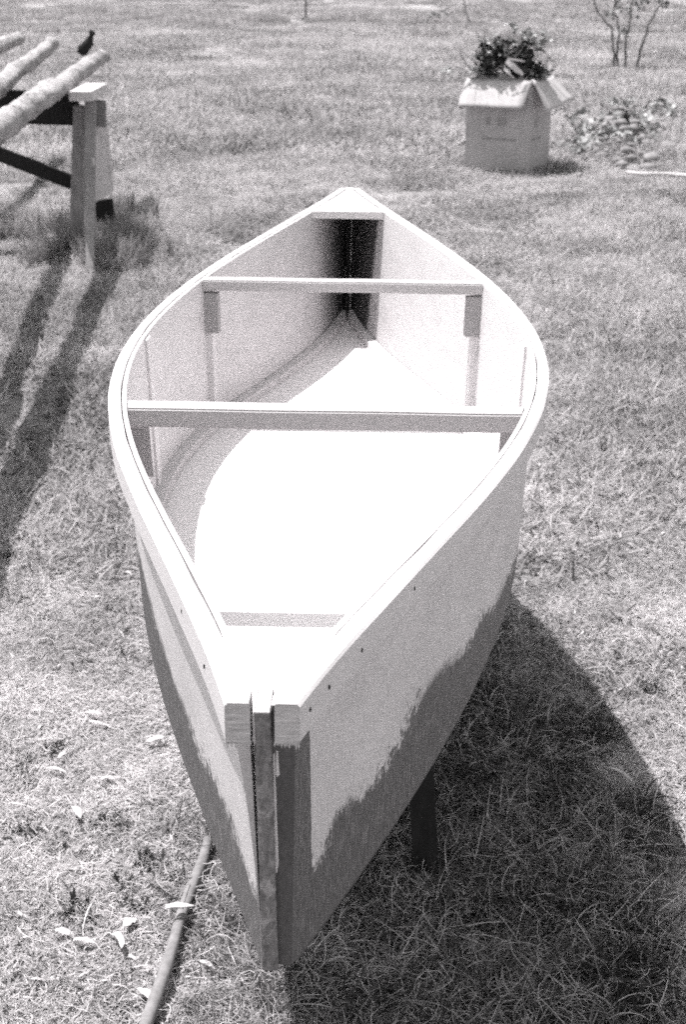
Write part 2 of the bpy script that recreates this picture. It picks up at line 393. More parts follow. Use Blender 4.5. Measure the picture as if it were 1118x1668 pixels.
# ------------------------------------------------------------------ trestles under the canoe
def trestle(tc, label):
    p = MW @ Vector((0, tc * (L - P['lean']), zb(tc) - .009)); z = p.z; y = p.y
    o = empty('trestle', (p.x, y, 0), label, 'trestle', 'trestles under the canoe')
    c = Vector((p.x, y, 0))
    bar('beam', (-.36, 0, z - .045), (.36, 0, z - .045), .045, .088, M['darkwood'], o)
    for sx in (-1, 1):
        for sy in (-1, 1):
            bar('leg', (sx * .205 + .008, sy * .20, -.02), (sx * .165 - .004, sy * .045, z - .03), .058, .038, M['darkwood'], o, up=(0, 1, 0))
        bar('brace', (sx * .19, -.115, z * .45), (sx * .19, .115, z * .45), .02, .07, M['darkwood'], o)
    return o
t1 = trestle(-.03, 'dark wooden trestle carrying the near half of the canoe, one leg showing beside the hull')
t2 = trestle(.5, 'dark wooden trestle hidden under the far half of the canoe')

# ------------------------------------------------------------------ ground
GX = lambda x, y: .012 * mn.noise(Vector((x * .9, y * .9, 0))) + .03 * mn.noise(Vector((x * .17, y * .17, 5))) - .012
ys = [-8, -3, -1, 0] + [i * .15 for i in range(1, 80)] + [12 + 1.06 ** i for i in range(1, 82)]; ys = sorted(set(ys))
xs = sorted(set([-200, -90, -50, -30, -20, -14, -10] + [i * .25 for i in range(-30, 31)] + [10, 14, 20, 30, 50, 90, 200]))
V = [(x, y, GX(x, y) if abs(x) < 12 and y < 30 else 0) for y in ys for x in xs]; nx = len(xs)
Fc = [(j * nx + i, j * nx + i + 1, (j + 1) * nx + i + 1, (j + 1) * nx + i) for j in range(len(ys) - 1) for i in range(nx - 1)]
m = Mat('dry_meadow_soil', .95, .1); pos = m.tc.outputs['Object']
a = m.noise(1.1, 6, .6); b = m.noise(14, 6, .75); c = m.noise(90, 4, .8); e = m.noise(.25, 4, .5)
fac = m.math('ADD', m.math('ADD', m.math('MULTIPLY', a, .2), m.math('MULTIPLY', b, .3)), m.math('ADD', m.math('MULTIPLY', c, .3), m.math('MULTIPLY', e, .2)))
m.col(m.ramp(fac, [(.32, .25), (.5, .39), (.68, .52)])); m.bump(m.math('ADD', b, c), .9, .03)
M['soil'] = m.m
ground = mesh('ground', V, Fc, M['soil'], smooth=True); tag(ground, 'dry mown meadow ground', None, None, 'structure')

# ------------------------------------------------------------------ grass
m = Mat('dry_grass_blades', .75, .15)
at = m.N.new('ShaderNodeAttribute'); at.attribute_name = 'tone'
oi = m.N.new('ShaderNodeObjectInfo'); geo = m.N.new('ShaderNodeNewGeometry')
big = m.noise(.55, 5, .6, vec=geo.outputs['Position']); big2 = m.noise(3.2, 4, .65, vec=geo.outputs['Position'])
f1 = m.math('ADD', m.math('MULTIPLY', big, .5), m.math('MULTIPLY', big2, .5))
f2 = m.math('MULTIPLY_ADD', m.math('SUBTRACT', f1, .5), 1.8, .97)
val = m.math('MULTIPLY', at.outputs['Fac'], f2)
cc = m.N.new('ShaderNodeCombineColor')
for i, k in enumerate(WARM): m.L.new(m.math('MULTIPLY', val, k), cc.inputs[i])
m.col(cc.outputs[0])
tr = m.N.new('ShaderNodeBsdfTranslucent'); m.L.new(cc.outputs[0], tr.inputs[0]); mx = m.N.new('ShaderNodeMixShader'); mx.inputs[0].default_value = .32
m.L.new(m.b.outputs[0], mx.inputs[1]); m.L.new(tr.outputs[0], mx.inputs[2]); m.L.new(mx.outputs[0], m.N['Material Output'].inputs['Surface'])
M['grass'] = m.m

def blades(n, radius, length, width, lean, curl, tones, seed, bunch=0, segs=4):
    r = np.random.default_rng(seed); 
    rr = radius * np.sqrt(r.random(n)); th = r.random(n) * 2 * np.pi
    base = np.stack([rr * np.cos(th), rr * np.sin(th), np.zeros(n)], 1)
    if bunch:
        cs = r.normal(0, radius * .5, (bunch, 2)); k = r.integers(0, bunch, n); base[:, :2] = cs[k] + r.normal(0, radius * .06, (n, 2))
    az = r.random(n) * 2 * np.pi; el = np.clip(r.normal(lean[0], lean[1], n), .03, 1.5)
    ln = length * r.uniform(.4, 1.3, n); w = width * r.uniform(.6, 1.5, n)
    cur = r.normal(0, curl, n); dn = r.uniform(.1, .9, n) * curl
    P0 = base.copy(); pts = [P0.copy()]; dirs = []
    for s in range(segs):
        d = np.stack([np.cos(el) * np.cos(az), np.cos(el) * np.sin(az), np.sin(el)], 1); dirs.append(d)
        P0 = P0 + d * (ln / segs)[:, None]; P0[:, 2] = np.maximum(P0[:, 2], .001); pts.append(P0.copy())
        az = az + cur; el = el - dn
    V = np.zeros((n, segs + 1, 2, 3)); tilt = r.uniform(-1, 1, n)
    for s in range(segs + 1):
        d = dirs[min(s, segs - 1)]; side = np.stack([-d[:, 1], d[:, 0], tilt * .7], 1); side /= np.linalg.norm(side, axis=1)[:, None] + 1e-9
        ww = (w * (1 - (s / segs) ** 2 * .85))[:, None] / 2
        V[:, s, 0] = pts[s] - side * ww; V[:, s, 1] = pts[s] + side * ww
    V = V.reshape(-1, 3); idx = np.arange(n)[:, None] * (segs + 1) * 2 + np.arange(segs)[None, :] * 2
    Fq = np.stack([idx, idx + 1, idx + 3, idx + 2], -1).reshape(-1, 4)
    tn = tones(r, n); ft = np.repeat(tn, segs)
    me = bpy.data.meshes.new('blades'); me.vertices.add(len(V)); me.vertices.foreach_set('co', V.ravel())
    me.loops.add(Fq.size); me.loops.foreach_set('vertex_index', Fq.ravel().astype(np.int32)); me.polygons.add(len(Fq))
    me.polygons.foreach_set('loop_start', np.arange(len(Fq), dtype=np.int32) * 4)
    me.update(calc_edges=True); at = me.attributes.new('tone', 'FLOAT', 'FACE'); at.data.foreach_set('value', ft.astype(np.float32))
    me.materials.append(M['grass']); return me
def dry(r, n):
    k = r.random(n); return np.where(k < .62, r.uniform(.54, .78, n), np.where(k < .97, r.uniform(.36, .54, n), r.uniform(.10, .2, n)))
def dryf(r, n): return dry(r, n) * .82
def mixf(r, n): return mixed(r, n) * .8
def shade_green(r, n):
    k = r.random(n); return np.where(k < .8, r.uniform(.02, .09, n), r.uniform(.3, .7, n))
def mixed(r, n):
    k = r.random(n); return np.where(k < .4, r.uniform(.4, .68, n), np.where(k < .85, r.uniform(.18, .4, n), r.uniform(.05, .1, n)))
def collection(name, meshes):
    c = bpy.data.collections.new(name)
    for i, me in enumerate(meshes): c.objects.link(bpy.data.objects.new(name + '_%02d' % i, me))
    return c
def scatter(name, coll, pts, rot, scl, idx, tilt=None):
    n = len(pts); me = bpy.data.meshes.new(name); me.vertices.add(n); me.vertices.foreach_set('co', np.asarray(pts, np.float32).ravel())
    for nm, ty, v in (('rz', 'FLOAT', rot), ('sc', 'FLOAT', scl), ('pick', 'INT', idx)):
        a = me.attributes.new(nm, ty, 'POINT'); a.data.foreach_set('value', np.asarray(v, np.int32 if ty == 'INT' else np.float32))
    o = bpy.data.objects.new(name, me); link(o)
    ng = bpy.data.node_groups.new(name + '_scatter', 'GeometryNodeTree')
    ng.interface.new_socket('Geometry', in_out='INPUT', socket_type='NodeSocketGeometry'); ng.interface.new_socket('Geometry', in_out='OUTPUT', socket_type='NodeSocketGeometry')
    N = ng.nodes; Lk = ng.links; gi = N.new('NodeGroupInput'); go = N.new('NodeGroupOutput'); ip = N.new('GeometryNodeInstanceOnPoints')
    ci = N.new('GeometryNodeCollectionInfo'); ci.inputs['Collection'].default_value = coll; ci.inputs['Separate Children'].default_value = True; ci.inputs['Reset Children'].default_value = True
    def na(nm, ty):
        x = N.new('GeometryNodeInputNamedAttribute'); x.data_type = ty; x.inputs['Name'].default_value = nm
        return [q for q in x.outputs if q.enabled and q.name == 'Attribute'][0]
    cx = N.new('ShaderNodeCombineXYZ'); Lk.new(na('rz', 'FLOAT'), cx.inputs[2]); er = N.new('FunctionNodeEulerToRotation'); Lk.new(cx.outputs[0], er.inputs[0])
    Lk.new(gi.outputs[0], ip.inputs['Points']); Lk.new(ci.outputs[0], ip.inputs['Instance']); ip.inputs['Pick Instance'].default_value = True
    Lk.new(na('pick', 'INT'), ip.inputs['Instance Index']); Lk.new(er.outputs[0], ip.inputs['Rotation']); Lk.new(na('sc', 'FLOAT'), ip.inputs['Scale'])
    Lk.new(ip.outputs[0], go.inputs[0]); md = o.modifiers.new('scatter', 'NODES'); md.node_group = ng
    return o
def gz(x, y): return GX(x, y)
near = collection('turf_near', [blades(2800, .22, .038, .0023, (.26, .24), .30, dry if i < 4 else mixed, 20 + i, segs=4) for i in range(6)])
mid = collection('turf_mid', [blades(900, .30, .07, .0050, (.45, .3), .25, dryf if i < 4 else mixf, 40 + i, segs=3) for i in range(6)])
far = collection('turf_far', [blades(700, .6, .10, .012, (.5, .3), .2, dryf if i < 3 else mixf, 60 + i, segs=2) for i in range(5)])
def zone(y0, y1, dens, fade=None, xpad=1.5):
    P_ = []
    n = int(dens * (y1 - y0) * 2 * (y1 * .26 + xpad))
    for _ in range(n):
        y = random.uniform(y0, y1); hw = y1 * .26 + xpad; x = random.uniform(-hw, hw)
        if fade and random.random() > fade(y): continue
        if abs(x) < y * .26 + xpad: P_.append((x, y, gz(x, y) if y < 30 else 0))
    return P_
for nm, coll, k, rngs in (('mown_grass', near, 6, [(1.3, 5.8, 31, lambda y: (5.8 - y) / 2.2)]), ('meadow_grass', mid, 6, [(3.6, 9, 16, lambda y: (y - 3.6) / 2.2), (9, 14, 9)]), ('distant_grass', far, 5, [(13.5, 22, 4.5), (22, 36, 2.8), (36, 62, 1.2)])):
    pts = sum((zone(*r) for r in rngs), []); n = len(pts)
    o = scatter(nm, coll, pts, rng.uniform(0, 6.28, n), rng.uniform(.75, 1.3, n), rng.integers(0, k, n))
    tag(o, {'mown_grass': 'short dry mown grass around the canoe', 'meadow_grass': 'dry grass of the middle meadow', 'distant_grass': 'dry grass in the distant meadow'}[nm], 'grass', None, 'stuff')
# greener curly growth, toned dark to deepen the canoe's shadow, and dark clumps in the lawn
curly = collection('curly', [blades(420, .20, .13, .0028, (.7, .35), .60, shade_green if i < 2 else mixed, 80 + i, segs=6, bunch=12) for i in range(4)])
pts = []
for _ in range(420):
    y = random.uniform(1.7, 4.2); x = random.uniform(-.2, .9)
    if x < .74 - .22 * abs(y - 2.8): pts.append((x, y, gz(x, y)))  # dark blades kept inside the outline of the canoe's cast shadow
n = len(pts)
tag(scatter('shade_grass', curly, pts, rng.uniform(0, 6.28, n), rng.uniform(.6, 1.1, n), rng.integers(0, 4, n)), 'curly grass in the shadow of the canoe, toned darker to deepen it', 'grass', None, 'stuff')
clump = collection('clumps', [blades(90, .032, .034, .006, (.6, .3), .35, lambda r, n: r.uniform(.02, .08, n), 90 + i, segs=4) for i in range(4)])
pts = [tuple(atZ(px, py)) for px, py in ((155, 1345), (200, 1440), (285, 1422), (245, 1400), (120, 1478), (140, 1500), (38, 1235), (30, 1250), (10, 900), (90, 1215), (200, 1060), (195, 1640), (128, 1083), (262, 288), (255, 300), (405, 288), (330, 690), (300, 260), (470, 215), (580, 285), (1060, 1120), (95, 1375), (38, 1355), (235, 1478), (170, 1330), (190, 1335))]
for _ in range(90):
    y = random.uniform(2, 14); pts.append((random.uniform(-1, 1) * y * .26, y, 0))
pts = [(p[0], p[1], gz(p[0], p[1])) for p in pts]; n = len(pts)
tag(scatter('dark_weeds', clump, pts, rng.uniform(0, 6.28, n), np.concatenate([rng.uniform(.6, 1.1, 26), rng.uniform(.2, .7, n - 26)]), rng.integers(0, 4, n)), 'small dark weeds dotted over the lawn', 'weeds', None, 'stuff')
# tall rough grass round the log rack
tall = collection('tall', [blades(420, .22, .24, .007, (1.15, .25), .16, (lambda r, n: r.uniform(.10, .42, n)) if i < 2 else mixed, 100 + i, segs=4, bunch=7) for i in range(4)])
pts = []
for _ in range(34):
    px = random.uniform(-120, 232); py = random.uniform(335, 440)
    if px > 205 and py < 370: continue
    p = atZ(px, py); pts.append((p.x, p.y, 0))
for _ in range(46):
    p = atZ(random.gauss(195, 16), random.gauss(402, 20)); pts.append((p.x, p.y, 0))
n = len(pts)
tag(scatter('tall_grass', tall, pts, rng.uniform(0, 6.28, n), rng.uniform(.35, .85, n), rng.integers(0, 4, n)), 'tall unmown grass growing round the foot of the log rack', 'grass', None, 'stuff')

# wood shavings and dead leaves: one litter object
m = Mat('dry_litter', .8, .2); at = m.N.new('ShaderNodeAttribute'); at.attribute_name = 'tone'
cc = m.N.new('ShaderNodeCombineColor')
fn = m.noise(160, 3, .7); vv = m.math('MULTIPLY', at.outputs['Fac'], m.math('MULTIPLY_ADD', fn, .5, .75))
for i, k in enumerate(WARM): m.L.new(m.math('MULTIPLY', vv, k), cc.inputs[i])
m.col(cc.outputs[0]); M['litter'] = m.m
def shaving(V, Fc, T, p, ln, w, az, curl, tone, z=.02, lift=.5):
    ln *= .72; w *= .58
    b = len(V); N = 7; x, y = p; zz = gz(x, y) + z; a = az; el = random.uniform(-.1, lift)
    for i in range(N + 1):
        t = i / N; hw = w / 2 * (math.sin(math.pi * min(1, t * .9 + .1)) ** .6 * random.uniform(.75, 1.1) + .05)
        sx, sy = -math.sin(a), math.cos(a); tw = random.uniform(-.3, .3)
        V.append((x - sx * hw, y - sy * hw, zz - hw * tw)); V.append((x + sx * hw, y + sy * hw, zz + hw * tw))
        st = ln / N; x += math.cos(a) * st; y += math.sin(a) * st; zz = max(zz + math.sin(el) * st, gz(x, y) + .006); a += curl / N; el -= .12
    for i in range(N): q = b + 2 * i; Fc.append((q, q + 1, q + 3, q + 2)); T.append(tone)
V = []; Fc = []; T = []
for _ in range(950):
    y = random.uniform(1.7, 6.5) if random.random() < .8 else random.uniform(5, 14)
    hw = y * .26 + .2; x = random.uniform(-hw, hw)
    big = random.random() ** 5
    shaving(V, Fc, T, (x, y), .012 + .05 * big + .012 * random.random(), .006 + .016 * big, random.uniform(0, 6.28), random.gauss(0, 1.0), random.uniform(.38, .6), z=random.uniform(.008, .02), lift=.4)
for _ in range(150):       # long straws lying on top of the turf
    y = random.uniform(1.7, 4.5); hw = y * .26 + .2; x = random.uniform(-hw, hw)
    shaving(V, Fc, T, (x, y), random.uniform(.05, .14), random.uniform(.0025, .005), random.uniform(0, 6.28), random.gauss(0, 1.3), random.uniform(.4, .7), z=.035, lift=.5)
for px, py, ln, w, azz in ((165, 1168, .075, .022, 2.9), (145, 1180, .10, .018, -.1), (240, 1213, .07, .04, .3), (95, 1240, .05, .02, 1), (75, 1257, .08, .02, 0), (165, 1275, .07, .02, .8), (120, 1320, .07, .03, -1), (90, 1525, .06, .03, .2),
                           (120, 1540, .07, .025, 0), (185, 1530, .09, .03, -.8), (205, 1518, .07, .04, 1.4), (225, 1620, .09, .03, -.7), (325, 1575, .05, .018, 0), (640, 1440, .10, .022, .3), (660, 1465, .11, .022, -.5), (1010, 1405, .12, .02, -.5), (880, 1480, .05, .03, 0),
                           (800, 1495, .16, .010, 1.0), (780, 1155, .12, .012, -.6), (800, 1165, .08, .016, .1), (990, 1260, .11, .018, -.4), (770, 1440, .14, .006, .5), (620, 1000, .02, .01, 0), (1060, 1290, .12, .004, 1.4), (990, 1605, .05, .03, 0), (760, 1580, .14, .008, 1)):
    q = atZ(px, py); shaving(V, Fc, T, (q.x, q.y), ln, w, azz, random.uniform(-.8, .8), .52, z=.026)
lit = mesh('wood_shavings', V, Fc, M['litter']); a = lit.data.attributes.new('tone', 'FLOAT', 'FACE'); a.data.foreach_set('value', T)
tag(lit, 'pale wood shavings, leaves and straws scattered on the grass', 'litter', None, 'stuff')

# ------------------------------------------------------------------ pole on the grass, lower left
pp = [(338, 1362), (331, 1392), (318, 1425), (303, 1462), (291, 1496), (281, 1535), (268, 1578), (252, 1622), (236, 1668), (215, 1730)]
rr = [.010, .012, .0125, .012, .0115, .0125, .013, .0135, .014, .014]
pt = []
for (a, b), r_ in zip(pp, rr): q = atZ(a, b, .035); pt.append((q.x, q.y, gz(q.x, q.y) + .030 + r_ * .6))
pole = tube('wooden_pole', pt, rr, M['polewood'], n=14, rough=.12); tag(pole, 'slim crooked grey pole lying in the grass at lower left', 'pole')
V = []; Fc = []; T = []
q = atZ(285, 1487, .05); shaving(V, Fc, T, (q.x - .02, q.y), .10, .035, .35, .5, .68, z=.075, lift=.1)
chip = mesh('bark_chip', V, Fc, M['palewood']); sm = chip.modifiers.new('thick', 'SOLIDIFY'); sm.thickness = .003
tag(chip, 'pale curled bark chip lying across the slim grey pole', 'bark chip')

# ------------------------------------------------------------------ log rack, upper left
YR = 9.6
M['bark'] = None
m = Mat('pale_birch_bark', .85, .2)
a = m.noise(7, 6, .7, stretch=(1, .6, 1)); b = m.noise(28, 5, .7, stretch=(.5, 1, 1)); d = m.noise(60, 3, .7)
cmb = m.math('ADD', m.math('MULTIPLY', a, .5), m.math('ADD', m.math('MULTIPLY', b, .3), m.math('MULTIPLY', d, .2)))
m.col(m.ramp(cmb, [(.38, .07), (.455, .30), (.56, .46), (.72, .6)])); m.bump(cmb, 1.0, .04); M['bark'] = m.m
M['cut'] = wood('cut_log_end', .14, .3, (20, 20, 20), 3)
def Q(px, py, dy=0.0): return atY(px, py, YR + dy)
rack = empty('log_rack', (atY(150, 400, YR).x, YR, 0), 'grey timber rack with a capped post and slanting brace at upper left', 'rack')
ri = rack.matrix_world.copy(); RL = Vector(rack.location)
def R_(v): return Vector(v) - RL
def rbar(name, a, b, w, h, mat, **k): return bar(name, R_(a), R_(b), w, h, mat, rack, **k)
u = YR * 1.0 / F * 1.02   # metres per photo pixel at the rack
rbar('crossbeam', Q(-160, 169, .03), Q(128, 177, .03), .05, 50 * u, M['darkwood'])
rbar('post', Q(131, 172), Q(124, 385), .10, 19 * u, M['oldwood'], up=(1, 0, 0))
rbar('post', Q(147, 166, -.06), atZ(147, 447, -.01), .05, 16 * u, M['midwood'], up=(1, 0, 0), w1=.04, h1=12 * u)
rbar('post', Q(140, 205, .05), Q(131, 340, .05), .03, 9 * u, M['darkwood'], up=(1, 0, 0))
rbar('cap_block', Q(130, 157, -.22), Q(130, 157, -.22) + Vector((.02, .55, 0)), 34 * u, 14 * u, M['palewood'])
rbar('end_stub', Q(163, 163, .05), Q(164, 207, .05), .04, 17 * u, M['oldwood'], up=(1, 0, 0))
rbar('brace', Q(-40, 236, .06), Q(118, 297, .03), .04, 22 * u, M['darkwood'])
# splayed pale board of the back leg
bq = [Q(153, 204, .10), Q(175, 205, .18), Q(184, 311, .35), Q(151, 333, .10)]
V = [R_(q) for q in bq] + [R_(q) + Vector((0, .03, 0)) for q in bq]
mesh('side_board', V, [(0, 1, 2, 3), (7, 6, 5, 4), (0, 4, 5, 1), (1, 5, 6, 2), (2, 6, 7, 3), (3, 7, 4, 0)], M['palewood'], rack)
rbar('back_post', Q(168, 325, .30), Q(178, 400, .30), .04, 30 * u, M['darkwood'], up=(1, 0, 0))
ZL = 1.085
YN = 3.1      # near end of the logs
def log(name, ends, radii, label, zoff=0.0, stubs=()):
    # ends: far point and near point as photo pixels at rack-top height; the far parts overhang beyond the rack
    zc = ZL + zoff
    a = atZ(*ends[0], zc); b = atZ(*ends[1], zc); b = a + (b - a) * ((a.y - YN) / (a.y - b.y))
    L_ = (b - a); N = 60; pts = []; rs = []
    for i in range(N + 1):
        t = i / N; p = a + L_ * t
        p = p + Vector((.03 * mn.noise(Vector((t * 9, ends[0][0], 0))), 0, .02 * mn.noise(Vector((t * 5, ends[0][0], 9))))) * min(1, 3 * t)
        pts.append(p); rs.append((radii[0] + (radii[1] - radii[0]) * t) * (1 + .16 * mn.noise(Vector((t * 26, 3, ends[0][0])))))
    o = tube(name, pts, rs, M['bark'], None, n=20, rough=.34)
    o.data.materials.append(M['cut'])
    for p_ in o.data.polygons[-2:]: p_.material_index = 1
    tag(o, label, 'log', 'pale barked logs laid over the rack')
    for (sx, sy, ex, ey, r0, r1, dz) in stubs:
        s0 = atZ(sx, sy, zc + .04); s1 = atY(ex, ey, s0.y); mid_ = s0.lerp(s1, .55) + Vector((.015, 0, -.01))
        k = tube('branch_stub', [s0, s0.lerp(mid_, .3), mid_, mid_.lerp(s1, .6), s1 - (s1 - s0) * .08, s1], [r0 * .5, r0 * .85, r0 * .72, r1, r1 * 1.9, r1 * 1.1], M['darkwood'], None, n=10, rough=.2)
        k.parent = o; k['label'] = 'dark broken stub sticking up'
    return o
# the four logs
log('log', ((30, 62), (-80, 108)), (.060, .062), 'pale barked log farthest left, its end cut off by the photo edge')
log('log', ((86, 70), (-48, 178)), (.058, .064), 'pale barked log in the middle of the rack, between two others')
log('log', ((166, 92), (52, 170)), (.056, .070), 'thin pale log overhanging the rack, with a dark stub on its top', stubs=((130, 88, 151, 50, .050, .016, 0),))
log('log', ((84, 142), (-24, 230)), (.064, .064), 'thick pale barked log lowest in view, ending beside the capped post', zoff=-.01)

rk = empty('log_rack', (-2.2, 3.75, 0), 'second timber rack holding the near ends of the logs, outside the frame at left', 'rack')
bar('crossbeam', (-.9, 0, .965), (.75, 0, .965), .05, .09, M['darkwood'], rk)
for x_ in (-.8, .5): bar('post', (x_, 0, -.02), (x_, 0, .919), .05, .09, M['oldwood'], rk, up=(1, 0, 0))

# ------------------------------------------------------------------ cardboard box with garden waste
m = Mat('cardboard', .85, .15); pos = m.tc.outputs['Object']
a = m.noise(5, 5, .6); b = m.noise(120, 3, .7)
m.col(m.ramp(m.math('ADD', m.math('MULTIPLY', a, .6), m.math('MULTIPLY', b, .4)), [(.3, .36), (.7, .50)])); M['card'] = m.m
m = Mat('cardboard_inside', .85, .15); a = m.noise(9, 5, .7, stretch=(3, 3, 1)); m.col(m.ramp(a, [(.3, .42), (.7, .56)])); M['card_in'] = m.m
m = Mat('faded_print', .85, .1); a = m.noise(40, 4, .7); m.col(m.ramp(a, [(.35, .24), (.65, .40)])); M['print'] = m.m
C0 = atZ(860, 283); L0 = atZ(757, 277); R0 = atZ(902, 270)
fx = (C0 - L0); wid = fx.length; fx.normalize(); fy = Vector((-fx.y, fx.x, 0)); dep = max(.40, (R0 - C0).dot(fy) * .9); hb = .795
fx = Vector((.893, -.45, 0)).normalized(); fy = Vector((-fx.y, fx.x, 0)); wid = .61; dep = .56
box = empty('cardboard_box', C0, 'tall open cardboard box with its flaps folded outward, heaped with cuttings', 'box')
box.rotation_euler = (0, 0, math.atan2(fx.y, fx.x))
bpy.context.view_layer.update()
t_ = .005
def bb(name, x0, x1, y0, y1, z0, z1, mat):
    V = [(x, y, z) for z in (z0, z1) for y in (y0, y1) for x in (x0, x1)]
    return mesh(name, V, [(0, 2, 3, 1), (4, 5, 7, 6), (0, 1, 5, 4), (1, 3, 7, 5), (3, 2, 6, 7), (2, 0, 4, 6)], mat, box)
bb('wall_panel', -wid, 0, 0, t_, 0, hb, M['card']); bb('wall_panel', -wid, 0, dep - t_, dep, 0, hb, M['card'])
bb('wall_panel', -t_, -.0002, t_, dep - t_, 0, hb - .001, M['card']); bb('wall_panel', -wid + .0002, -wid + t_, t_, dep - t_, 0, hb - .001, M['card'])
bb('base_panel', -wid + t_, -t_, t_, dep - t_, .01, .016, M['card'])
def flap(pts, bulge=.006):
    """four corners, top edge first; sagging sheet with thickness"""
    N = 8; V = []
    for i in range(N + 1):
        for j in range(N + 1):
            a, b_ = i / N, j / N
            p = (Vector(pts[0]) * (1 - a) + Vector(pts[1]) * a) * (1 - b_) + (Vector(pts[3]) * (1 - a) + Vector(pts[2]) * a) * b_
            p = p + Vector((0, 0, .012 * mn.noise(p * 6))) * b_ + Vector((0, -.006, 0)) * mn.noise(p * 8) * b_; V.append(p)
    Fc = [(i * (N + 1) + j, i * (N + 1) + j + 1, (i + 1) * (N + 1) + j + 1, (i + 1) * (N + 1) + j) for i in range(N) for j in range(N)]
    o = mesh('flap', V, Fc, M['card_in'], box, smooth=True); s = o.modifiers.new('thick', 'SOLIDIFY'); s.thickness = .004; return o
fl = .28
flap([(-wid, -.003, hb), (0, -.003, hb), (-.02, -.17, hb - .22), (-wid - .015, -.17, hb - .22)])
flap([(.003, .01, hb), (.003, dep, hb), (.21, dep - .01, hb - .19), (.15, .03, hb - .26)])
flap([(-wid - .003, 0, hb), (-wid - .003, dep, hb), (-wid - .06, dep, hb - .26), (-wid - .07, 0, hb - .27)])
flap([(-wid, dep + .003, hb), (0, dep + .003, hb), (0, dep + .16, hb - .2), (-wid, dep + .16, hb - .2)])
# faint, unreadable printed marks: two blocks and a band on each visible face
def mark(x0, x1, z0, z1):
    N = 6; V = []; Fc = []
    for i in range(N + 1):
        for z in (z0, z1): V.append((x0 + (x1 - x0) * i / N, -.0012, z + .004 * mn.noise(Vector((i * .9, z * 9, 0)))))
    return V, [(2 * i, 2 * i + 2, 2 * i + 3, 2 * i + 1) for i in range(N)]
for a in ((-.42, -.37, .40, .47), (-.31, -.22, .40, .47), (-.45, -.12, .27, .295)):
    V, Fc = mark(*a); mesh('printed_mark', V, Fc, M['print'], box)
for a in ((.13, .22, .39, .47), (.08, .30, .27, .295)):
    V, Fc = mark(*a); V = [(.0012, v[0], v[2]) for v in V]; mesh('printed_mark', V, Fc, M['print'], box)

# garden waste heaped in the box
gw_loc = C0 - fx * (wid * .5) + fy * (dep * .5) + Vector((0, 0, hb - .12))
waste = empty('garden_waste', gw_loc, 'dark heap of leafy cuttings and twigs piled out of the cardboard box', 'garden waste')
def leafcloud(name, blobs, mat, parent, size, origin, aspect=1.0, tone=(.02, .09), pale=.1, ptone=(.3, .6)):
    V = []; Fc = []; T = []
    for (c, r_, n) in blobs:
        for _ in range(n):
            d = Vector((random.gauss(0, 1), random.gauss(0, 1), random.gauss(0, 1))).normalized() * (random.random() ** .45)
            p = Vector(c) + Vector((d.x * r_[0], d.y * r_[1], d.z * r_[2])) - origin
            if mn.noise(p * 9) < .0: continue
            s = size * random.uniform(.5, 1.4); a = Vector((random.gauss(0, 1), random.gauss(0, 1), random.gauss(0, .6))).normalized(); b_ = a.cross(Vector((random.gauss(0, 1), random.gauss(0, 1), random.gauss(0, 1)))).normalized() * aspect * .45
            q = len(V); V += [p, p + a * s * .5 + b_ * s, p + a * s + Vector((0, 0, -.1 * s)), p + a * s * .5 - b_ * s]; Fc.append((q, q + 1, q + 2, q + 3))
            T.append(random.uniform(*ptone) if random.random() < pale else random.uniform(*tone))
    o = mesh(name, V, Fc, mat, parent); a = o.data.attributes.new('tone', 'FLOAT', 'FACE'); a.data.foreach_set('value', T); return o
m = Mat('leaf', .6, .3); at = m.N.new('ShaderNodeAttribute'); at.attribute_name = 'tone'; cc = m.N.new('ShaderNodeCombineColor')
for i in range(3): m.L.new(at.outputs['Fac'], cc.inputs[i])
m.col(cc.outputs[0]); M['leaf'] = m.m
YB = (C0 + fy * dep * .5).y
def B_(px, py, dy=0): return atY(px, py, YB + dy)
leafcloud('leaves', [(B_(812, 88), (.15, .16, .13), 1500), (B_(845, 82), (.13, .15, .13), 1200), (B_(842, 110, -.1), (.14, .10, .09), 700), (B_(862, 100), (.10, .12, .10), 700), (B_(790, 85), (.09, .1, .08), 400), (B_(868, 118, -.08), (.10, .10, .05), 350), (B_(800, 112), (.16, .12, .06), 500)],
          M['leaf'], waste, .040, gw_loc, pale=.10, tone=(.012, .06))
leafcloud('dry_foliage', [(B_(832, 48), (.07, .07, .06), 260), (B_(880, 70), (.08, .08, .11), 380), (B_(805, 66), (.14, .1, .05), 220), (B_(855, 55), (.12, .1, .04), 160), (B_(785, 115), (.14, .1, .05), 220), (B_(885, 118), (.07, .08, .05), 120)],
          M['leaf'], waste, .035, gw_loc, tone=(.10, .3), pale=.4, ptone=(.4, .7))
V = []; Fc = []
for a, b_, c, r_ in (((770, 118), (752, 92), (748, 70), .007), ((780, 112), (745, 100), (702, 58), .004), ((770, 122), (745, 108), (722, 100), .004), ((800, 120), (760, 108), (728, 114), .005), ((840, 125), (880, 90), (893, 78), .004), ((820, 80), (828, 60), (832, 38), .004), ((850, 120), (885, 122), (905, 128), .005), ((830, 120), (815, 135), (806, 150), .004), ((790, 125), (777, 140), (772, 158), .003)):
    tube_geo([B_(*a) - gw_loc, B_(*b_) - gw_loc, B_(*c) - gw_loc], [r_, r_ * .8, r_ * .4], 6, 0, True, V, Fc)
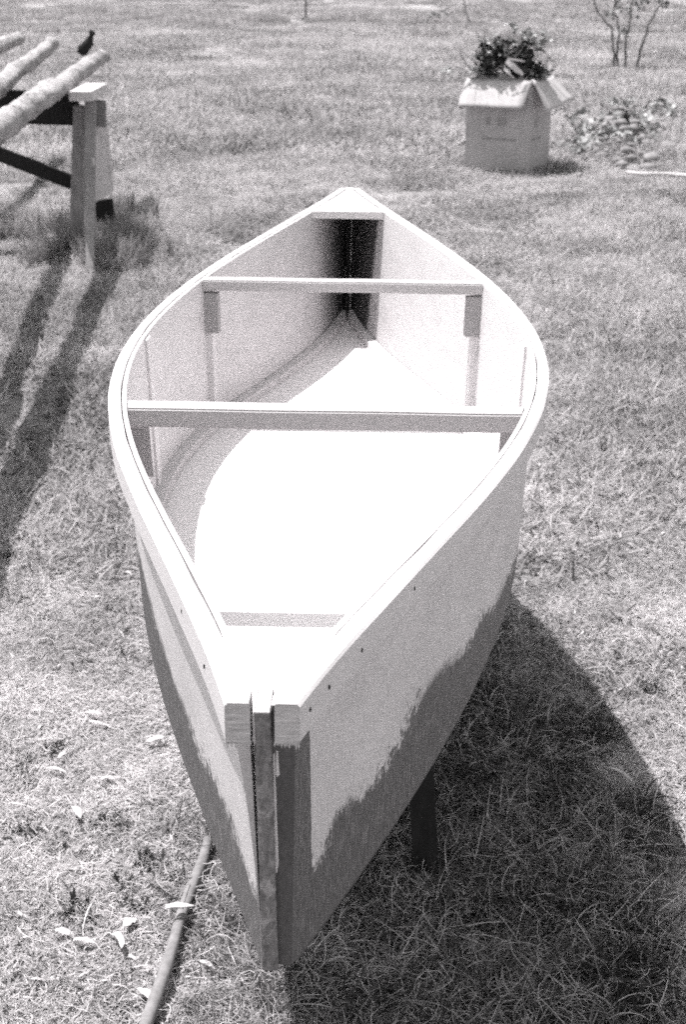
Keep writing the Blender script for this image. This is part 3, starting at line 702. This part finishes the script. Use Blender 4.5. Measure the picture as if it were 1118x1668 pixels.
for _ in range(46):
    px = random.gauss(830, 30); py = random.uniform(95, 125); a_ = random.uniform(-1.25, 1.25); l_ = random.uniform(20, 62)
    A = B_(px, py, random.uniform(-.15, .15)) - gw_loc; Bp = B_(px + math.sin(a_) * l_ * 1.1, py - math.cos(a_) * l_, random.uniform(-.2, .2)) - gw_loc
    tube_geo([A, A.lerp(Bp, .5) + Vector((random.gauss(0, .02), 0, random.gauss(0, .02))), Bp], [.006, .0045, .002], 5, 0, True, V, Fc)
mesh('twigs', V, Fc, M['midwood'], waste, smooth=True)
V = []; Fc = []; T = []
def strap(a, b_, w, tone=.7):
    A = B_(*a, -.22) - gw_loc; Bp = B_(*b_, -.24) - gw_loc; N = 6; q = len(V); d = (Bp - A).normalized(); s = d.cross(Vector((0, 1, 0))).normalized()
    for i in range(N + 1):
        t = i / N; h_ = w * (.35 + .65 * math.sin(math.pi * (t * .7 + .25))); p = A.lerp(Bp, t) + Vector((0, -.02 * math.sin(math.pi * t), 0)); V.append(p - s * h_ / 2); V.append(p + s * h_ / 2)
    for i in range(N): Fc.append((q + 2 * i, q + 2 * i + 1, q + 2 * i + 3, q + 2 * i + 2))
strap((826, 99), (853, 122), .05); strap((828, 95), (856, 100), .02); strap((822, 112), (838, 128), .018); strap((868, 130), (876, 142), .025)
o = mesh('dry_straps', V, Fc, M['palewood'], waste); s_ = o.modifiers.new('t', 'SOLIDIFY'); s_.thickness = .002
leafcloud('pale_leaf_tip', [(B_(731, 114), (.05, .05, .022), 90)], M['leaf'], waste, .04, gw_loc, tone=(.6, .8), pale=0)

# ------------------------------------------------------------------ heap of stones and clippings behind the box
random.seed(21)
def rock(V, Fc, c, r_, seed):
    bm = bmesh.new(); bmesh.ops.create_icosphere(bm, subdivisions=2, radius=1); q = len(V)
    for v in bm.verts:
        k = 1 + .28 * mn.noise(v.co * 1.3 + Vector((seed * 3.1, 0, 0))); V.append(Vector((v.co.x * r_ * k * 1.25, v.co.y * r_ * k, v.co.z * r_ * k * .75)) + Vector(c))
    for f in bm.faces: Fc.append(tuple(q + v.index for v in f.verts))
    bm.free()
V = []; Fc = []
for k in range(110):
    px = random.gauss(1010, 50); py = random.gauss(225, 22); c = atZ(px, py)
    hh = max(0, .20 - .0035 * abs(px - 1010) - .003 * abs(py - 225))
    rock(V, Fc, (c.x, c.y, hh * random.random() + .02), random.uniform(.02, .065), k)
M['stone'] = wood('pale_field_stone', .16, .36, (6, 6, 6), 3, .9, .6)
o = mesh('rubble_heap', V, Fc, M['stone'], smooth=True); tag(o, 'low heap of pale rubble and dry clippings behind the box', 'rubble', None, 'stuff')
bl = []
for k in range(16):
    c = atZ(random.gauss(1015, 55), random.gauss(222, 22)); bl.append(((c.x, c.y, .08), (.18, .2, .10), 110))
bl += [((atZ(928, 215)).to_tuple(), (.12, .2, .2), 110), (atZ(920, 245).to_tuple(), (.15, .2, .08), 150)]
o = leafcloud('heap_clippings', bl, M['leaf'], None, .07, Vector((0, 0, 0)), tone=(.12, .36), pale=.3, ptone=(.36, .52)); tag(o, 'leafy clippings tangled over the rubble behind the box', 'clippings', None, 'stuff')
bl = [(atZ(1019, 200, .12).to_tuple(), (.05, .06, .15), 130)]
o = leafcloud('dark_weed', bl, M['leaf'], None, .05, Vector((0, 0, 0)), tone=(.02, .06), pale=0); tag(o, 'dark leafy weed standing among the rubble', 'weed')
p3 = [(1022, 280), (1048, 284), (1082, 283), (1118, 286), (1150, 290)]
o = tube('fallen_stick', [atZ(a, b_, .03) for a, b_ in p3], [.012, .02, .016, .018, .014], M['palewood'], n=8, rough=.2); tag(o, 'pale crooked stick lying on the grass in front of the rubble', 'stick')

# ------------------------------------------------------------------ shrubs and sapling stems near the top edge
def shrub(name, base, stems, leaves, label, r_=.022, grp=None, tone=(.10, .3)):
    bpos = atZ(*base); o = empty(name, bpos, label, 'shrub', grp); Y = bpos.y
    for st in stems:
        pts = [atY(px, py, Y + (i * .05)) - bpos for i, (px, py) in enumerate(st)]
        pts[0].z = min(pts[0].z, 0) - .02
        nn = []
        for a_, b_ in zip(pts, pts[1:]):
            for k in range(4): nn.append(a_.lerp(b_, k / 4) + Vector((random.gauss(0, .012), 0, 0)))
        nn.append(pts[-1]); rs = [r_ * (1 - .6 * i / len(nn)) for i in range(len(nn))]
        tube('stem', nn, rs, M['midwood_d'], o, n=7)
    if leaves: leafcloud('foliage', [(atY(px, py, Y).to_tuple(), (w, w, h_), n) for px, py, w, h_, n in leaves], M['leaf'], o, .07, bpos, tone=tone, pale=.2, ptone=(.3, .45))
    return o
M['midwood_d'] = wood('dark_twig_bark', .06, .16, (10, 10, 3), 3)
shrub('shrub', (1005, 113), [[(1002, 113), (1000, 80), (996, 45), (975, 20), (960, -20)], [(1007, 122), (1007, 80), (1009, 50), (1003, 20), (1000, -40)], [(1019, 108), (1021, 70), (1026, 35), (1032, 0), (1035, -50)], [(1038, 104), (1047, 70), (1062, 35), (1078, 5), (1090, -40)]],
      [(1003, 20, .22, .16, 70), (1032, 8, .24, .2, 90), (1022, 50, .12, .12, 30), (985, -10, .3, .2, 80), (1080, 5, .15, .14, 30), (1045, -30, .5, .3, 300)], 'sparse shrub with four thin bare stems at upper right')
shrub('shrub', (770, 45), [[(770, 45), (762, 25), (756, 0), (750, -40)]], [(757, -30, .3, .3, 150), (762, 8, .1, .1, 20)], 'single thin stem rising behind the cardboard box', .02)
shrub('shrub', (688, 42), [[(686, 42), (702, 28), (722, 18), (745, 6)]], [(692, 36, .14, .07, 50), (712, 24, .22, .08, 70)], 'small slanting bush at the top, left of the stem behind the box', .015, tone=(.08, .22))
shrub('shrub', (1105, 30), [[(1112, 52), (1108, 30), (1112, 0)]], [(1112, 28, .35, .2, 150)], 'leafy bush cut off by the upper right edge', .015)
st = empty('thin_stake', atZ(498, 32), 'thin upright stake standing alone at the top of the meadow', 'stake')
q0 = atZ(498, 32); q1 = atY(497, -60, q0.y); stk = tube('shaft', [Vector((0, 0, -.05)), (q1 - q0) * .5 + Vector((.01, 0, 0)), q1 - q0], [.024, .022, .02], M['midwood_d'], st, n=8)
leafcloud('foot_grass', [(atZ(498, 33).to_tuple(), (.3, .2, .06), 80)], M['leaf'], st, .08, q0, tone=(.1, .2))
# rough dark growth along the far edge of the meadow
pts = []; 
for _ in range(260):
    c = atZ(random.uniform(-40, 1160), random.uniform(4, 40) if random.random() < .7 else random.uniform(20, 60))
    k = mn.noise(Vector((c.x * .12, c.y * .1, 0)))
    if k > -.05: pts.append((c.x, c.y, 0))
for px in range(330, 400, 9): c = atZ(px, 36 + random.uniform(-8, 8)); pts.append((c.x, c.y, 0))
n = len(pts)
rough = collection('rough', [blades(260, .5, .32, .03, (1.0, .3), .2, lambda r, n: r.uniform(.24, .6, n), 120 + i, segs=3) for i in range(3)])
tag(scatter('rough_grass', rough, pts, rng.uniform(0, 6.28, n), rng.uniform(.3, .8, n), rng.integers(0, 3, n)), 'darker rough growth along the far edge of the meadow', 'grass', None, 'stuff')

# ------------------------------------------------------------------ world, sun, camera
w = bpy.data.worlds.new('World'); S.world = w; w.use_nodes = True; nt = w.node_tree; bg = nt.nodes['Background']
sky = nt.nodes.new('ShaderNodeTexSky'); sky.sky_type = 'NISHITA'; sky.sun_disc = False
el = math.atan2(1, math.hypot(SUNV.x, SUNV.y)); az = math.atan2(-SUNV.x, -SUNV.y)
sky.sun_elevation = el; sky.sun_rotation = az; sky.dust_density = 2; sky.altitude = 200
bw = nt.nodes.new('ShaderNodeRGBToBW'); nt.links.new(sky.outputs[0], bw.inputs[0]); nt.links.new(bw.outputs[0], bg.inputs[0]); bg.inputs[1].default_value = .138
sl = bpy.data.lights.new('sun', 'SUN'); sl.energy = 3.5; sl.angle = rad(.53); sl.color = (1, .975, .98)
so = bpy.data.objects.new('sun', sl); link(so); so.rotation_euler = SUNV.to_track_quat('-Z', 'Y').to_euler(); so.location = (-3, 1, 9)
cam = bpy.data.cameras.new('camera'); cam.sensor_fit = 'VERTICAL'; cam.sensor_height = 36; cam.sensor_width = 24.13; cam.lens = F * 36 / 1668
cam.clip_start = .05; cam.clip_end = 900; cam.dof.use_dof = True; cam.dof.focus_distance = 1.9; cam.dof.aperture_fstop = 11
co = bpy.data.objects.new('camera', cam); link(co); co.location = (0, 0, H); co.rotation_euler = (math.pi / 2 - TH, 0, 0); S.camera = co
S.view_settings.view_transform = 'Standard'; S.view_settings.look = 'None'; S.view_settings.exposure = 0.97; S.view_settings.gamma = 1
S.render.resolution_x = 687; S.render.resolution_y = 1024
S.cycles.use_denoising = False; S.cycles.use_adaptive_sampling = True; S.cycles.adaptive_threshold = .07; S.cycles.adaptive_min_samples = 24
S.cycles.max_bounces = 8; S.cycles.diffuse_bounces = 5
